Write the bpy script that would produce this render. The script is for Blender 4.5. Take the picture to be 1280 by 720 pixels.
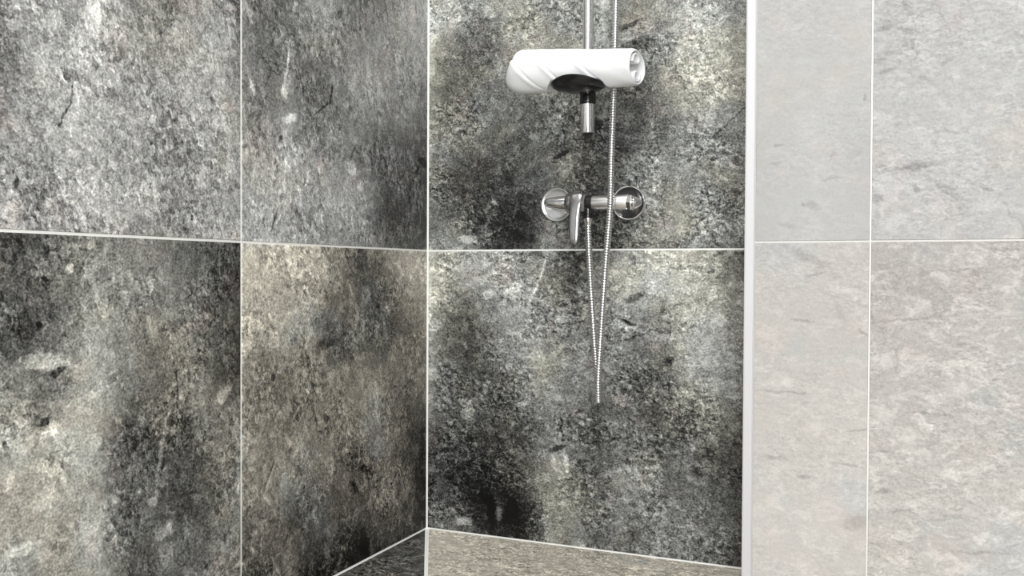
import bpy, bmesh, math, random
from mathutils import Vector, Matrix

S = bpy.context.scene
for _o in list(bpy.data.objects):
    bpy.data.objects.remove(_o, do_unlink=True)
C = S.collection
PI = math.pi

# ---------------------------------------------------------------- camera
F_PX, PITCH, ROLL, YAW = 1165.94, -0.0174, 0.0049, 0.4068
CAM = Vector((0.9158, -1.6873, 0.5287))
cd = bpy.data.cameras.new('camera')
cd.sensor_width = 36.0
cd.lens = F_PX * 36.0 / 1280.0
cd.clip_start = 0.02
cam = bpy.data.objects.new('camera', cd)
C.objects.link(cam)
fw = Vector((-math.sin(YAW) * math.cos(PITCH), math.cos(YAW) * math.cos(PITCH), math.sin(PITCH)))
rt = Vector((math.cos(YAW), math.sin(YAW), 0.0))
up = rt.cross(fw)
r2 = rt * math.cos(ROLL) + up * math.sin(ROLL)
u2 = -rt * math.sin(ROLL) + up * math.cos(ROLL)
m = Matrix((r2, u2, -fw)).transposed().to_4x4()
m.translation = CAM
cam.matrix_world = m
S.camera = cam

# ---------------------------------------------------------------- light
w = bpy.data.worlds.new('world')
S.world = w
w.use_nodes = True
w.node_tree.nodes['Background'].inputs['Color'].default_value = (0.9, 0.95, 1.0, 1)
w.node_tree.nodes['Background'].inputs['Strength'].default_value = 0.3


def area(name, loc, target, sx, sy, power, col):
    l = bpy.data.lights.new(name, 'AREA')
    l.shape = 'RECTANGLE'
    l.size, l.size_y = sx, sy
    l.energy = power
    l.color = col
    o = bpy.data.objects.new(name, l)
    C.objects.link(o)
    o.location = loc
    o.rotation_euler = (Vector(target) - Vector(loc)).to_track_quat('-Z', 'Y').to_euler()
    return o


# ceiling lamp over the middle of the room, and an unseen window assumed behind the photographer, shaped for its light
area('ceiling_lamp', (0.60, -0.95, 2.36), (0.50, -0.75, 0.0), 0.55, 0.55, 26.0, (1.0, 0.98, 0.95))
area('assumed_window_light', (1.12, -2.62, 1.0), (0.5, 0.0, 0.65), 1.0, 1.7, 71.0, (0.97, 0.985, 1.0))

vs = S.view_settings
vs.view_transform = 'Standard'
vs.look = 'None'
vs.exposure = -0.08
vs.gamma = 1.0
vs.use_curve_mapping = False

# ---------------------------------------------------------------- node helpers


class NT:
    def __init__(self, name):
        self.m = bpy.data.materials.new(name)
        self.m.use_nodes = True
        self.t = self.m.node_tree
        self.b = self.t.nodes['Principled BSDF']

    def n(self, typ, **kw):
        nd = self.t.nodes.new(typ)
        for k, v in kw.items():
            setattr(nd, k, v)
        return nd

    def set(self, sock, v):
        if isinstance(v, bpy.types.NodeSocket):
            self.t.links.new(v, sock)
        else:
            sock.default_value = v

    def math(self, op, a, b=None, c=None, clamp=False):
        nd = self.n('ShaderNodeMath', operation=op, use_clamp=clamp)
        self.set(nd.inputs[0], a)
        if b is not None:
            self.set(nd.inputs[1], b)
        if c is not None:
            self.set(nd.inputs[2], c)
        return nd.outputs[0]

    def vmath(self, op, a, b=None, scale=None):
        nd = self.n('ShaderNodeVectorMath', operation=op)
        self.set(nd.inputs[0], a)
        if b is not None:
            self.set(nd.inputs[1], b)
        if scale is not None:
            self.set(nd.inputs['Scale'], scale)
        return nd.outputs['Vector'] if op not in ('LENGTH', 'DOT_PRODUCT') else nd.outputs['Value']

    def noise(self, vec, scale, detail=2.0, rough=0.5, dist=0.0):
        nd = self.n('ShaderNodeTexNoise')
        self.set(nd.inputs['Vector'], vec)
        nd.inputs['Scale'].default_value = scale
        nd.inputs['Detail'].default_value = detail
        nd.inputs['Roughness'].default_value = rough
        nd.inputs['Distortion'].default_value = dist
        return nd

    def maprange(self, v, a, b, c=0.0, d=1.0, smooth=True):
        nd = self.n('ShaderNodeMapRange', interpolation_type='SMOOTHSTEP' if smooth else 'LINEAR')
        self.set(nd.inputs[0], v)
        nd.inputs[1].default_value, nd.inputs[2].default_value = a, b
        nd.inputs[3].default_value, nd.inputs[4].default_value = c, d
        return nd.outputs[0]

    def mix(self, f, a, b):
        nd = self.n('ShaderNodeMix', data_type='FLOAT')
        self.set(nd.inputs[0], f)
        self.set(nd.inputs[2], a)
        self.set(nd.inputs[3], b)
        return nd.outputs[0]

    def mixc(self, f, a, b, bt='MIX'):
        nd = self.n('ShaderNodeMix', data_type='RGBA', blend_type=bt)
        self.set(nd.inputs[0], f)
        self.set(nd.inputs[6], a)
        self.set(nd.inputs[7], b)
        return nd.outputs[2]


def plain(name, col, rough=0.5, metal=0.0, bump=None, spec=None):
    k = NT(name)
    k.b.inputs['Base Color'].default_value = (*col, 1)
    k.b.inputs['Roughness'].default_value = rough
    k.b.inputs['Metallic'].default_value = metal
    if spec is not None:
        k.b.inputs['Specular IOR Level'].default_value = spec
    if bump:
        sc, st, dist = bump
        tc = k.n('ShaderNodeTexCoord')
        nz = k.noise(tc.outputs['Object'], sc, 4, 0.6)
        bp = k.n('ShaderNodeBump')
        bp.inputs['Strength'].default_value = st
        bp.inputs['Distance'].default_value = dist
        k.t.links.new(nz.outputs[0], bp.inputs['Height'])
        k.t.links.new(bp.outputs[0], k.b.inputs['Normal'])
    return k.m


# brightness of the stone print on each tile, rows from the tile's foot upwards
GRID = {
    'A': [
        [171, 171, 171, 170, 170, 148, 139, 157, 131, 161, 141, 140, 132, 150, 168, 165],
        [148, 152, 156, 160, 164, 152, 126, 167, 177, 158, 152, 138, 139, 148, 157, 156],
        [132, 134, 135, 136, 137, 146, 127, 163, 165, 150, 154, 141, 140, 149, 154, 154],
        [118, 120, 123, 125, 127, 142, 148, 175, 161, 150, 146, 131, 132, 144, 155, 155],
        [105, 107, 109, 112, 114, 135, 161, 173, 162, 154, 156, 140, 140, 152, 156, 145],
        [120, 116, 113, 110, 107, 125, 159, 164, 163, 141, 145, 145, 156, 166, 167, 144],
        [125, 125, 125, 123, 120, 137, 148, 156, 168, 148, 140, 141, 159, 166, 156, 135],
        [125, 125, 125, 125, 125, 140, 139, 155, 189, 146, 140, 142, 154, 163, 153, 122],
        [125, 125, 125, 125, 125, 139, 139, 154, 196, 143, 126, 127, 145, 157, 149, 108],
        [125, 125, 125, 125, 125, 139, 139, 154, 196, 143, 126, 120, 137, 147, 138, 101],
        [125, 125, 125, 125, 125, 139, 139, 154, 196, 143, 126, 120, 137, 147, 137, 100],
        [125, 125, 125, 125, 125, 139, 140, 154, 196, 143, 126, 120, 137, 147, 137, 100],
        [125, 125, 125, 125, 125, 139, 140, 154, 196, 143, 126, 120, 137, 147, 137, 100],
        [125, 125, 125, 125, 125, 138, 140, 154, 195, 144, 126, 120, 137, 147, 137, 100],
        [125, 125, 125, 125, 125, 138, 140, 153, 195, 144, 126, 120, 137, 147, 137, 100],
        [125, 125, 125, 125, 125, 138, 140, 153, 195, 144, 126, 120, 137, 147, 137, 100],
    ],
    'B': [
        [149, 160, 158, 149, 146, 141, 134, 131, 130, 121, 112, 99, 86, 83, 89, 95],
        [141, 149, 148, 142, 139, 137, 137, 138, 141, 121, 99, 90, 83, 81, 84, 87],
        [143, 152, 155, 152, 142, 138, 140, 143, 147, 122, 90, 82, 81, 79, 76, 75],
        [142, 144, 152, 158, 145, 138, 139, 141, 144, 124, 98, 93, 94, 89, 81, 75],
        [135, 126, 133, 147, 135, 128, 126, 120, 115, 105, 93, 93, 98, 94, 84, 76],
        [125, 111, 119, 138, 117, 111, 117, 116, 112, 103, 93, 93, 97, 95, 86, 79],
        [116, 107, 114, 127, 104, 98, 110, 120, 129, 124, 115, 112, 111, 107, 98, 90],
        [124, 98, 105, 122, 99, 94, 106, 119, 132, 133, 130, 126, 122, 118, 111, 105],
        [120, 95, 98, 119, 106, 102, 115, 123, 131, 134, 137, 135, 131, 126, 120, 114],
        [113, 96, 95, 110, 121, 123, 127, 126, 126, 129, 130, 132, 133, 132, 129, 125],
        [110, 99, 95, 99, 120, 131, 135, 127, 117, 123, 129, 133, 136, 137, 138, 137],
        [110, 99, 95, 97, 119, 132, 136, 121, 104, 112, 123, 133, 141, 143, 142, 142],
        [110, 99, 95, 97, 119, 132, 136, 119, 98, 101, 109, 124, 137, 143, 144, 145],
        [110, 99, 95, 97, 119, 132, 136, 119, 97, 101, 108, 121, 134, 141, 143, 145],
        [110, 99, 95, 97, 119, 132, 136, 119, 97, 101, 108, 121, 134, 141, 143, 145],
        [110, 99, 95, 97, 119, 132, 136, 119, 97, 101, 108, 121, 134, 141, 143, 145],
    ],
    'E': [
        [150, 150, 150, 150, 150, 155, 119, 146, 149, 107, 85, 111, 104, 110, 120, 120],
        [150, 150, 150, 150, 150, 155, 120, 146, 150, 107, 85, 111, 104, 110, 120, 120],
        [150, 150, 150, 150, 150, 155, 120, 146, 150, 107, 85, 111, 104, 110, 120, 120],
        [150, 150, 150, 150, 150, 155, 120, 146, 150, 107, 85, 111, 104, 109, 118, 124],
        [150, 150, 150, 150, 150, 155, 120, 146, 150, 107, 85, 122, 104, 103, 116, 129],
        [150, 150, 150, 150, 150, 155, 135, 155, 155, 102, 94, 92, 81, 95, 115, 129],
        [150, 150, 148, 147, 145, 153, 152, 144, 158, 95, 102, 87, 81, 95, 117, 129],
        [146, 145, 147, 149, 150, 145, 155, 154, 150, 89, 95, 89, 79, 97, 118, 122],
        [151, 152, 154, 152, 148, 155, 150, 158, 153, 88, 86, 96, 89, 105, 119, 112],
        [144, 140, 142, 144, 146, 146, 153, 160, 159, 102, 92, 102, 117, 123, 113, 93],
        [148, 146, 144, 142, 141, 134, 102, 143, 158, 115, 109, 105, 122, 109, 82, 63],
        [128, 125, 122, 119, 113, 110, 94, 138, 153, 126, 108, 115, 123, 107, 85, 75],
        [75, 76, 78, 79, 80, 74, 80, 117, 148, 129, 117, 123, 115, 98, 82, 75],
        [99, 100, 100, 101, 102, 90, 82, 106, 144, 129, 120, 120, 113, 95, 79, 75],
        [82, 83, 83, 84, 84, 82, 111, 104, 123, 125, 124, 120, 101, 85, 75, 75],
        [70, 70, 70, 70, 70, 72, 75, 113, 111, 113, 112, 112, 96, 82, 76, 81],
    ],
    'F': [
        [85, 81, 91, 106, 56, 37, 54, 55, 46, 47, 55, 59, 63, 65, 61, 55],
        [85, 81, 91, 106, 61, 51, 60, 52, 42, 54, 68, 73, 77, 75, 64, 51],
        [85, 81, 86, 88, 75, 73, 71, 69, 70, 77, 83, 87, 89, 82, 64, 45],
        [85, 84, 83, 75, 82, 87, 83, 82, 81, 87, 97, 98, 93, 80, 61, 45],
        [98, 98, 93, 88, 91, 90, 92, 88, 76, 82, 100, 100, 87, 73, 59, 46],
        [107, 113, 109, 111, 105, 103, 103, 86, 67, 84, 105, 101, 89, 77, 62, 50],
        [117, 97, 101, 118, 111, 109, 107, 102, 100, 107, 109, 101, 90, 80, 73, 68],
        [120, 111, 106, 95, 104, 106, 104, 105, 108, 110, 110, 101, 91, 85, 84, 83],
        [115, 108, 100, 95, 99, 102, 102, 106, 112, 113, 113, 106, 97, 93, 94, 95],
        [113, 98, 95, 102, 107, 108, 106, 107, 109, 108, 104, 102, 101, 103, 104, 105],
        [116, 102, 104, 114, 109, 101, 89, 89, 94, 90, 85, 91, 100, 105, 107, 110],
        [124, 118, 119, 124, 119, 105, 80, 79, 89, 85, 78, 80, 84, 91, 100, 110],
        [135, 129, 128, 129, 126, 113, 89, 86, 91, 85, 77, 83, 94, 104, 111, 116],
        [137, 137, 134, 131, 130, 122, 107, 97, 89, 83, 79, 91, 109, 119, 122, 125],
        [148, 145, 142, 139, 142, 135, 117, 96, 74, 76, 84, 102, 124, 134, 134, 134],
        [140, 140, 136, 130, 131, 128, 122, 105, 85, 88, 95, 108, 123, 131, 131, 131],
    ],
    'C': [
        [130, 133, 115, 78, 48, 68, 129, 97, 68, 76, 110, 116, 115, 111, 101, 100],
        [116, 117, 97, 67, 45, 57, 120, 96, 72, 80, 114, 126, 124, 116, 105, 104],
        [105, 99, 81, 65, 58, 63, 115, 93, 70, 86, 114, 125, 122, 113, 105, 105],
        [102, 86, 72, 68, 71, 75, 112, 87, 69, 89, 116, 120, 122, 110, 107, 108],
        [113, 92, 76, 68, 69, 84, 107, 82, 71, 85, 113, 113, 122, 110, 107, 107],
        [121, 105, 95, 87, 79, 86, 100, 85, 71, 69, 98, 104, 120, 113, 104, 103],
        [127, 105, 103, 100, 89, 88, 88, 77, 74, 67, 74, 94, 116, 118, 104, 103],
        [129, 98, 101, 103, 96, 103, 104, 95, 91, 89, 81, 108, 126, 137, 117, 115],
        [125, 95, 93, 98, 104, 121, 124, 113, 113, 110, 95, 125, 136, 146, 126, 124],
        [138, 101, 93, 102, 116, 125, 125, 120, 132, 119, 97, 121, 142, 141, 126, 124],
        [151, 106, 89, 95, 114, 132, 129, 124, 143, 113, 97, 115, 145, 139, 126, 125],
        [159, 118, 93, 93, 115, 128, 125, 109, 142, 102, 123, 124, 143, 134, 120, 119],
        [155, 143, 109, 104, 123, 125, 123, 108, 139, 118, 116, 119, 137, 122, 115, 115],
        [141, 139, 128, 130, 135, 125, 123, 110, 138, 122, 115, 119, 137, 122, 115, 115],
        [135, 138, 130, 131, 135, 125, 123, 110, 138, 122, 115, 119, 137, 122, 115, 115],
        [135, 138, 130, 131, 135, 125, 123, 110, 138, 122, 115, 119, 137, 122, 115, 115],
    ],
    'D': [
        [91, 102, 77, 48, 49, 63, 115, 111, 90, 92, 98, 103, 98, 84, 76, 75],
        [86, 90, 69, 44, 40, 49, 111, 110, 93, 95, 99, 105, 101, 86, 77, 75],
        [83, 75, 56, 45, 53, 53, 112, 110, 91, 98, 100, 104, 104, 91, 81, 79],
        [80, 69, 54, 49, 63, 83, 116, 106, 85, 103, 103, 99, 96, 88, 81, 80],
        [80, 74, 63, 57, 67, 90, 115, 102, 79, 108, 110, 98, 92, 81, 72, 71],
        [88, 82, 72, 67, 71, 82, 108, 100, 79, 91, 91, 87, 86, 82, 68, 65],
        [102, 88, 80, 77, 80, 82, 104, 92, 67, 98, 89, 81, 86, 90, 74, 68],
        [120, 91, 82, 80, 81, 103, 108, 100, 84, 97, 85, 82, 95, 102, 84, 77],
        [123, 90, 81, 84, 90, 115, 112, 105, 101, 93, 78, 85, 111, 116, 96, 90],
        [129, 89, 78, 87, 100, 120, 115, 105, 110, 94, 75, 84, 115, 117, 109, 106],
        [138, 91, 75, 90, 111, 123, 114, 105, 117, 114, 91, 100, 129, 126, 109, 106],
        [149, 99, 77, 93, 122, 119, 106, 93, 119, 102, 96, 113, 127, 119, 104, 102],
        [153, 113, 91, 103, 130, 124, 104, 88, 119, 115, 109, 126, 128, 127, 103, 97],
        [155, 124, 112, 120, 130, 121, 104, 80, 113, 132, 128, 136, 131, 134, 102, 95],
        [150, 129, 130, 134, 125, 112, 106, 69, 99, 133, 142, 141, 131, 117, 96, 93],
        [135, 127, 127, 130, 124, 106, 113, 58, 81, 116, 132, 142, 141, 101, 85, 85],
    ],
}
# single stains, chips and hairlines: centre (m), half length, half width (m), turn, amount, softness
MARKS = {
    'C': [
        (0.298, 0.1618, 0.0266, 0.013, -1.483, 0.1, 0.25),
        (0.2913, 0.1836, 0.0141, 0.0039, 0.343, -0.28, 0.5),
        (0.311, 0.1621, 0.0196, 0.0032, -1.383, 0.1, 0.5),
        (0.093, 0.0226, 0.0174, 0.008, -0.009, 0.22, 0.3),
        (0.131, 0.035, 0.0189, 0.0088, -1.444, 0.1, 0.4),
        (0.4291, 0.4192, 0.0183, 0.0039, 0.366, -0.22, 0.5),
        (0.4408, 0.3796, 0.0285, 0.0121, 0.174, -0.12, 0.4),
        (0.1474, 0.0943, 0.006, 0.0049, -0.749, 0.2, 0.4),
        (0.1359, 0.4738, 0.0153, 0.0078, -0.69, 0.15, 0.4),
        (0.296, 0.2186, 0.0244, 0.0019, -1.425, -0.2, 0.5),
        (0.2053, 0.0474, 0.0264, 0.0137, -1.565, -0.12, 0.4),
    ],
    'D': [
        (0.2942, 0.1518, 0.0395, 0.0134, -1.337, 0.07, 0.3),
        (0.2874, 0.1877, 0.0156, 0.0046, 0.375, -0.3, 0.5),
        (0.304, 0.165, 0.0237, 0.0041, -1.45, 0.16, 0.4),
        (0.2802, 0.1568, 0.0103, 0.005, -1.351, 0.12, 0.4),
        (0.2954, 0.2263, 0.0257, 0.002, -1.465, -0.22, 0.5),
        (0.0946, 0.2499, 0.0212, 0.0109, -1.278, 0.22, 0.4),
        (0.2571, 0.5433, 0.0248, 0.0022, -1.887, 0.18, 0.5),
        (0.2381, 0.495, 0.0288, 0.0022, -1.938, 0.18, 0.5),
        (0.2325, 0.4465, 0.0209, 0.0025, -1.436, -0.15, 0.5),
        (0.4382, 0.4825, 0.0171, 0.006, 0.394, -0.22, 0.4),
        (0.4317, 0.4248, 0.0179, 0.0075, -0.185, 0.12, 0.4),
        (0.4224, 0.4358, 0.0125, 0.0023, -0.309, -0.3, 0.5),
        (0.1369, 0.4835, 0.0134, 0.008, 0.362, 0.22, 0.4),
        (0.0857, 0.0247, 0.0185, 0.0082, -0.002, 0.22, 0.3),
        (0.1618, 0.0491, 0.0125, 0.0089, -1.346, 0.22, 0.4),
        (0.1469, 0.0532, 0.0323, 0.0089, -1.471, -0.15, 0.4),
        (0.193, 0.0501, 0.0363, 0.0174, -1.503, -0.12, 0.4),
        (0.5058, 0.3681, 0.007, 0.006, -0.338, -0.2, 0.4),
        (0.4345, 0.1476, 0.0308, 0.0191, -0.692, 0.06, 0.5),
    ],
    'E': [
        (0.2352, 0.4229, 0.0282, 0.0101, -0.086, 0.24, 0.2),
        (0.2527, 0.4111, 0.0108, 0.0041, 0.469, -0.3, 0.3),
        (0.2269, 0.4656, 0.0037, 0.003, -1.061, -0.4, 0.3),
        (0.2694, 0.5307, 0.0052, 0.0047, 0.006, 0.22, 0.3),
        (0.2339, 0.3548, 0.0074, 0.0042, 0.617, -0.32, 0.3),
        (0.2431, 0.3428, 0.0132, 0.0065, 0.607, 0.16, 0.3),
        (0.4238, 0.3268, 0.021, 0.0022, -1.87, 0.16, 0.5),
        (0.41, 0.2641, 0.0406, 0.0029, -1.738, 0.18, 0.5),
        (0.4136, 0.2633, 0.0303, 0.0029, -1.773, -0.1, 0.5),
        (0.4171, 0.1797, 0.0187, 0.0085, 0.553, 0.2, 0.3),
        (0.3972, 0.2231, 0.0085, 0.0056, -0.909, 0.18, 0.4),
        (0.3057, 0.5065, 0.0208, 0.0024, -1.482, 0.12, 0.5),
        (0.2693, 0.4584, 0.0203, 0.0032, 0.699, -0.14, 0.5),
        (0.4445, 0.377, 0.0254, 0.0018, -1.573, -0.18, 0.5),
        (0.5372, 0.348, 0.0149, 0.009, 0.609, 0.22, 0.3),
        (0.3834, 0.4611, 0.0341, 0.0052, -1.173, -0.09, 0.5),
        (0.1891, 0.2956, 0.0109, 0.0042, 1.22, 0.14, 0.4),
        (0.2384, 0.5157, 0.0063, 0.0028, -0.194, -0.25, 0.4),
        (0.2086, 0.2147, 0.0159, 0.0058, 0.08, 0.14, 0.4),
    ],
    'B': [
        (0.1301, 0.3806, 0.0134, 0.0033, 1.006, 0.18, 0.5),
        (0.1084, 0.2785, 0.0283, 0.0031, -1.763, 0.24, 0.5),
        (0.1023, 0.2395, 0.0083, 0.0077, -0.812, 0.22, 0.4),
        (0.1199, 0.2007, 0.0164, 0.0063, 0.342, 0.26, 0.4),
        (0.0165, 0.3413, 0.0153, 0.0038, -1.151, 0.22, 0.5),
        (0.0229, 0.2355, 0.016, 0.0037, -1.097, 0.22, 0.5),
        (0.2322, 0.2627, 0.016, 0.0027, -1.814, -0.25, 0.5),
        (0.2055, 0.2306, 0.0257, 0.0019, -2.567, -0.25, 0.5),
        (0.0774, 0.0346, 0.0169, 0.0022, -1.956, -0.22, 0.5),
        (0.1087, 0.1237, 0.0218, 0.009, 0.685, 0.08, 0.5),
        (0.0942, 0.1641, 0.0063, 0.0051, -0.608, -0.25, 0.4),
        (0.2904, 0.1414, 0.017, 0.0122, -0.362, 0.18, 0.3),
        (0.5562, 0.1783, 0.0187, 0.0097, -0.246, -0.22, 0.4),
        (0.3229, 0.109, 0.0102, 0.0062, 0.391, 0.16, 0.4),
    ],
    'F': [
        (0.2146, 0.4047, 0.0241, 0.0084, 0.067, -0.16, 0.4),
        (0.064, 0.2089, 0.0224, 0.0026, -2.158, -0.22, 0.5),
        (0.0679, 0.2069, 0.0221, 0.0039, -2.194, 0.14, 0.5),
        (0.0571, 0.1754, 0.0143, 0.0021, -1.035, 0.14, 0.5),
        (0.0746, 0.3619, 0.0063, 0.0045, -0.757, -0.35, 0.3),
        (0.2171, 0.2785, 0.0104, 0.0062, -0.625, -0.25, 0.4),
        (0.295, 0.4915, 0.0134, 0.0029, -1.001, 0.16, 0.5),
        (0.1118, 0.5445, 0.0092, 0.0054, -0.883, 0.16, 0.4),
        (0.1588, 0.4729, 0.0122, 0.0066, -0.178, 0.1, 0.4),
        (0.3424, 0.1654, 0.0187, 0.0074, -0.435, -0.2, 0.4),
        (0.3053, 0.1424, 0.0136, 0.0067, -0.707, -0.2, 0.4),
        (0.3321, 0.0358, 0.0338, 0.0163, -1.018, -0.16, 0.4),
        (0.1471, 0.2885, 0.0129, 0.0026, -2.284, 0.2, 0.5),
    ],
    'A': [
        (0.2725, 0.1658, 0.0119, 0.0013, -1.727, -0.3, 0.5),
        (0.2618, 0.1384, 0.0176, 0.0012, -2.128, -0.3, 0.5),
        (0.2539, 0.1254, 0.0047, 0.0025, -0.268, -0.3, 0.4),
        (0.1907, 0.0415, 0.0055, 0.0044, 0.481, 0.2, 0.4),
        (0.1987, 0.0536, 0.0074, 0.003, -1.746, -0.25, 0.4),
        (0.4187, 0.077, 0.0055, 0.0043, -1.132, 0.22, 0.4),
        (0.2007, 0.2481, 0.0035, 0.0029, -0.176, 0.25, 0.4),
        (0.3051, 0.2753, 0.0137, 0.0089, -0.873, 0.1, 0.5),
    ],
    'H': [
        (0.0534, 0.1057, 0.0352, 0.0046, 0.1, -0.1, 0.5),
        (0.0547, 0.1046, 0.0146, 0.0058, 0.469, -0.05, 0.5),
        (0.0994, 0.0728, 0.0178, 0.0054, -0.539, -0.1, 0.5),
        (0.0194, 0.3105, 0.0123, 0.0047, 0.254, -0.09, 0.5),
        (0.0445, 0.3041, 0.0147, 0.0022, -0.223, -0.08, 0.5),
        (0.0469, 0.3341, 0.0103, 0.0041, -0.865, -0.06, 0.5),
        (0.019, 0.246, 0.0122, 0.0024, 0.238, -0.1, 0.5),
        (0.0654, 0.2326, 0.0062, 0.0035, 0.615, -0.06, 0.5),
        (0.0999, 0.2525, 0.0068, 0.0023, 0.438, -0.06, 0.5),
        (0.1559, 0.2045, 0.0119, 0.0033, -0.234, 0.03, 0.5),
        (0.0119, 0.108, 0.0068, 0.0023, 0.276, -0.1, 0.5),
        (0.1526, 0.0712, 0.0064, 0.0022, -0.349, -0.09, 0.5),
        (0.0108, 0.0627, 0.009, 0.0045, -0.473, -0.1, 0.5),
        (0.0073, 0.0366, 0.0197, 0.0044, -1.684, -0.05, 0.5),
        (0.1894, 0.2806, 0.0082, 0.004, -0.653, -0.06, 0.5),
        (0.0604, 0.0746, 0.0082, 0.0022, -0.728, -0.1, 0.5),
        (0.0575, 0.0798, 0.0274, 0.0069, 0.136, 0.04, 0.5),
    ],
    'G': [
        (0.0338, 0.147, 0.0069, 0.0018, 0.156, -0.09, 0.5),
        (0.0306, 0.1187, 0.0071, 0.0024, 0.062, -0.07, 0.5),
        (0.0846, 0.0532, 0.0099, 0.0047, -0.428, -0.07, 0.5),
        (0.0702, 0.0554, 0.0039, 0.0017, -0.948, -0.1, 0.5),
        (0.1111, 0.1278, 0.0063, 0.0023, 1.127, -0.05, 0.5),
        (0.1557, 0.2098, 0.0055, 0.0017, -1.795, -0.1, 0.5),
        (0.1086, 0.093, 0.0098, 0.0024, 0.174, -0.05, 0.5),
        (0.1428, 0.1282, 0.01, 0.0047, 0.349, -0.03, 0.5),
        (0.0461, 0.0245, 0.011, 0.0036, -0.282, -0.04, 0.5),
    ],
    'I': [
        (0.0783, 0.5517, 0.0355, 0.0059, -0.48, -0.07, 0.5),
        (0.0902, 0.5277, 0.0127, 0.0018, 0.262, -0.1, 0.5),
        (0.0707, 0.4572, 0.0154, 0.0018, -0.058, -0.1, 0.5),
        (0.0394, 0.3481, 0.0363, 0.0018, -0.013, -0.1, 0.5),
        (0.0366, 0.3614, 0.0232, 0.0049, 0.111, 0.04, 0.5),
        (0.1515, 0.2982, 0.0152, 0.0017, 0.279, -0.1, 0.5),
        (0.0348, 0.2471, 0.0191, 0.0025, -0.088, -0.08, 0.5),
        (0.076, 0.2221, 0.0128, 0.0024, -0.013, -0.09, 0.5),
        (0.1382, 0.2439, 0.0177, 0.0018, -0.09, -0.1, 0.5),
        (0.153, 0.1623, 0.0191, 0.0092, 0.315, -0.08, 0.5),
        (0.1583, 0.4418, 0.0083, 0.0023, -0.685, -0.12, 0.5),
        (0.1247, 0.4716, 0.0208, 0.0045, -1.254, -0.04, 0.5),
    ],
    'J': [
        (0.0472, 0.4619, 0.0425, 0.0017, 0.081, -0.09, 0.5),
        (0.0823, 0.3282, 0.0244, 0.0017, -0.057, -0.09, 0.5),
        (0.1782, 0.2618, 0.0099, 0.0064, 0.512, -0.09, 0.5),
        (0.0273, 0.2709, 0.0125, 0.0029, 0.239, -0.09, 0.5),
        (0.0225, 0.2113, 0.0125, 0.0029, 0.203, -0.09, 0.5),
        (0.0443, 0.1849, 0.0175, 0.0023, 0.212, -0.09, 0.5),
        (0.1199, 0.4326, 0.0134, 0.0056, 0.303, -0.05, 0.5),
        (0.1182, 0.5343, 0.0417, 0.0017, 0.073, -0.06, 0.5),
        (0.0615, 0.5144, 0.058, 0.0224, -0.651, -0.03, 0.5),
        (0.1513, 0.3495, 0.0148, 0.009, -0.216, -0.05, 0.5),
        (0.1022, 0.1808, 0.023, 0.0034, 0.243, -0.06, 0.5),
        (0.0449, 0.1395, 0.007, 0.0024, -0.399, -0.08, 0.5),
        (0.1585, 0.1374, 0.036, 0.0017, 0.076, -0.08, 0.5),
        (0.0346, 0.2901, 0.0071, 0.0024, -0.434, -0.09, 0.5),
        (0.1496, 0.4662, 0.0325, 0.0045, -0.106, 0.03, 0.5),
    ],
}



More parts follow.
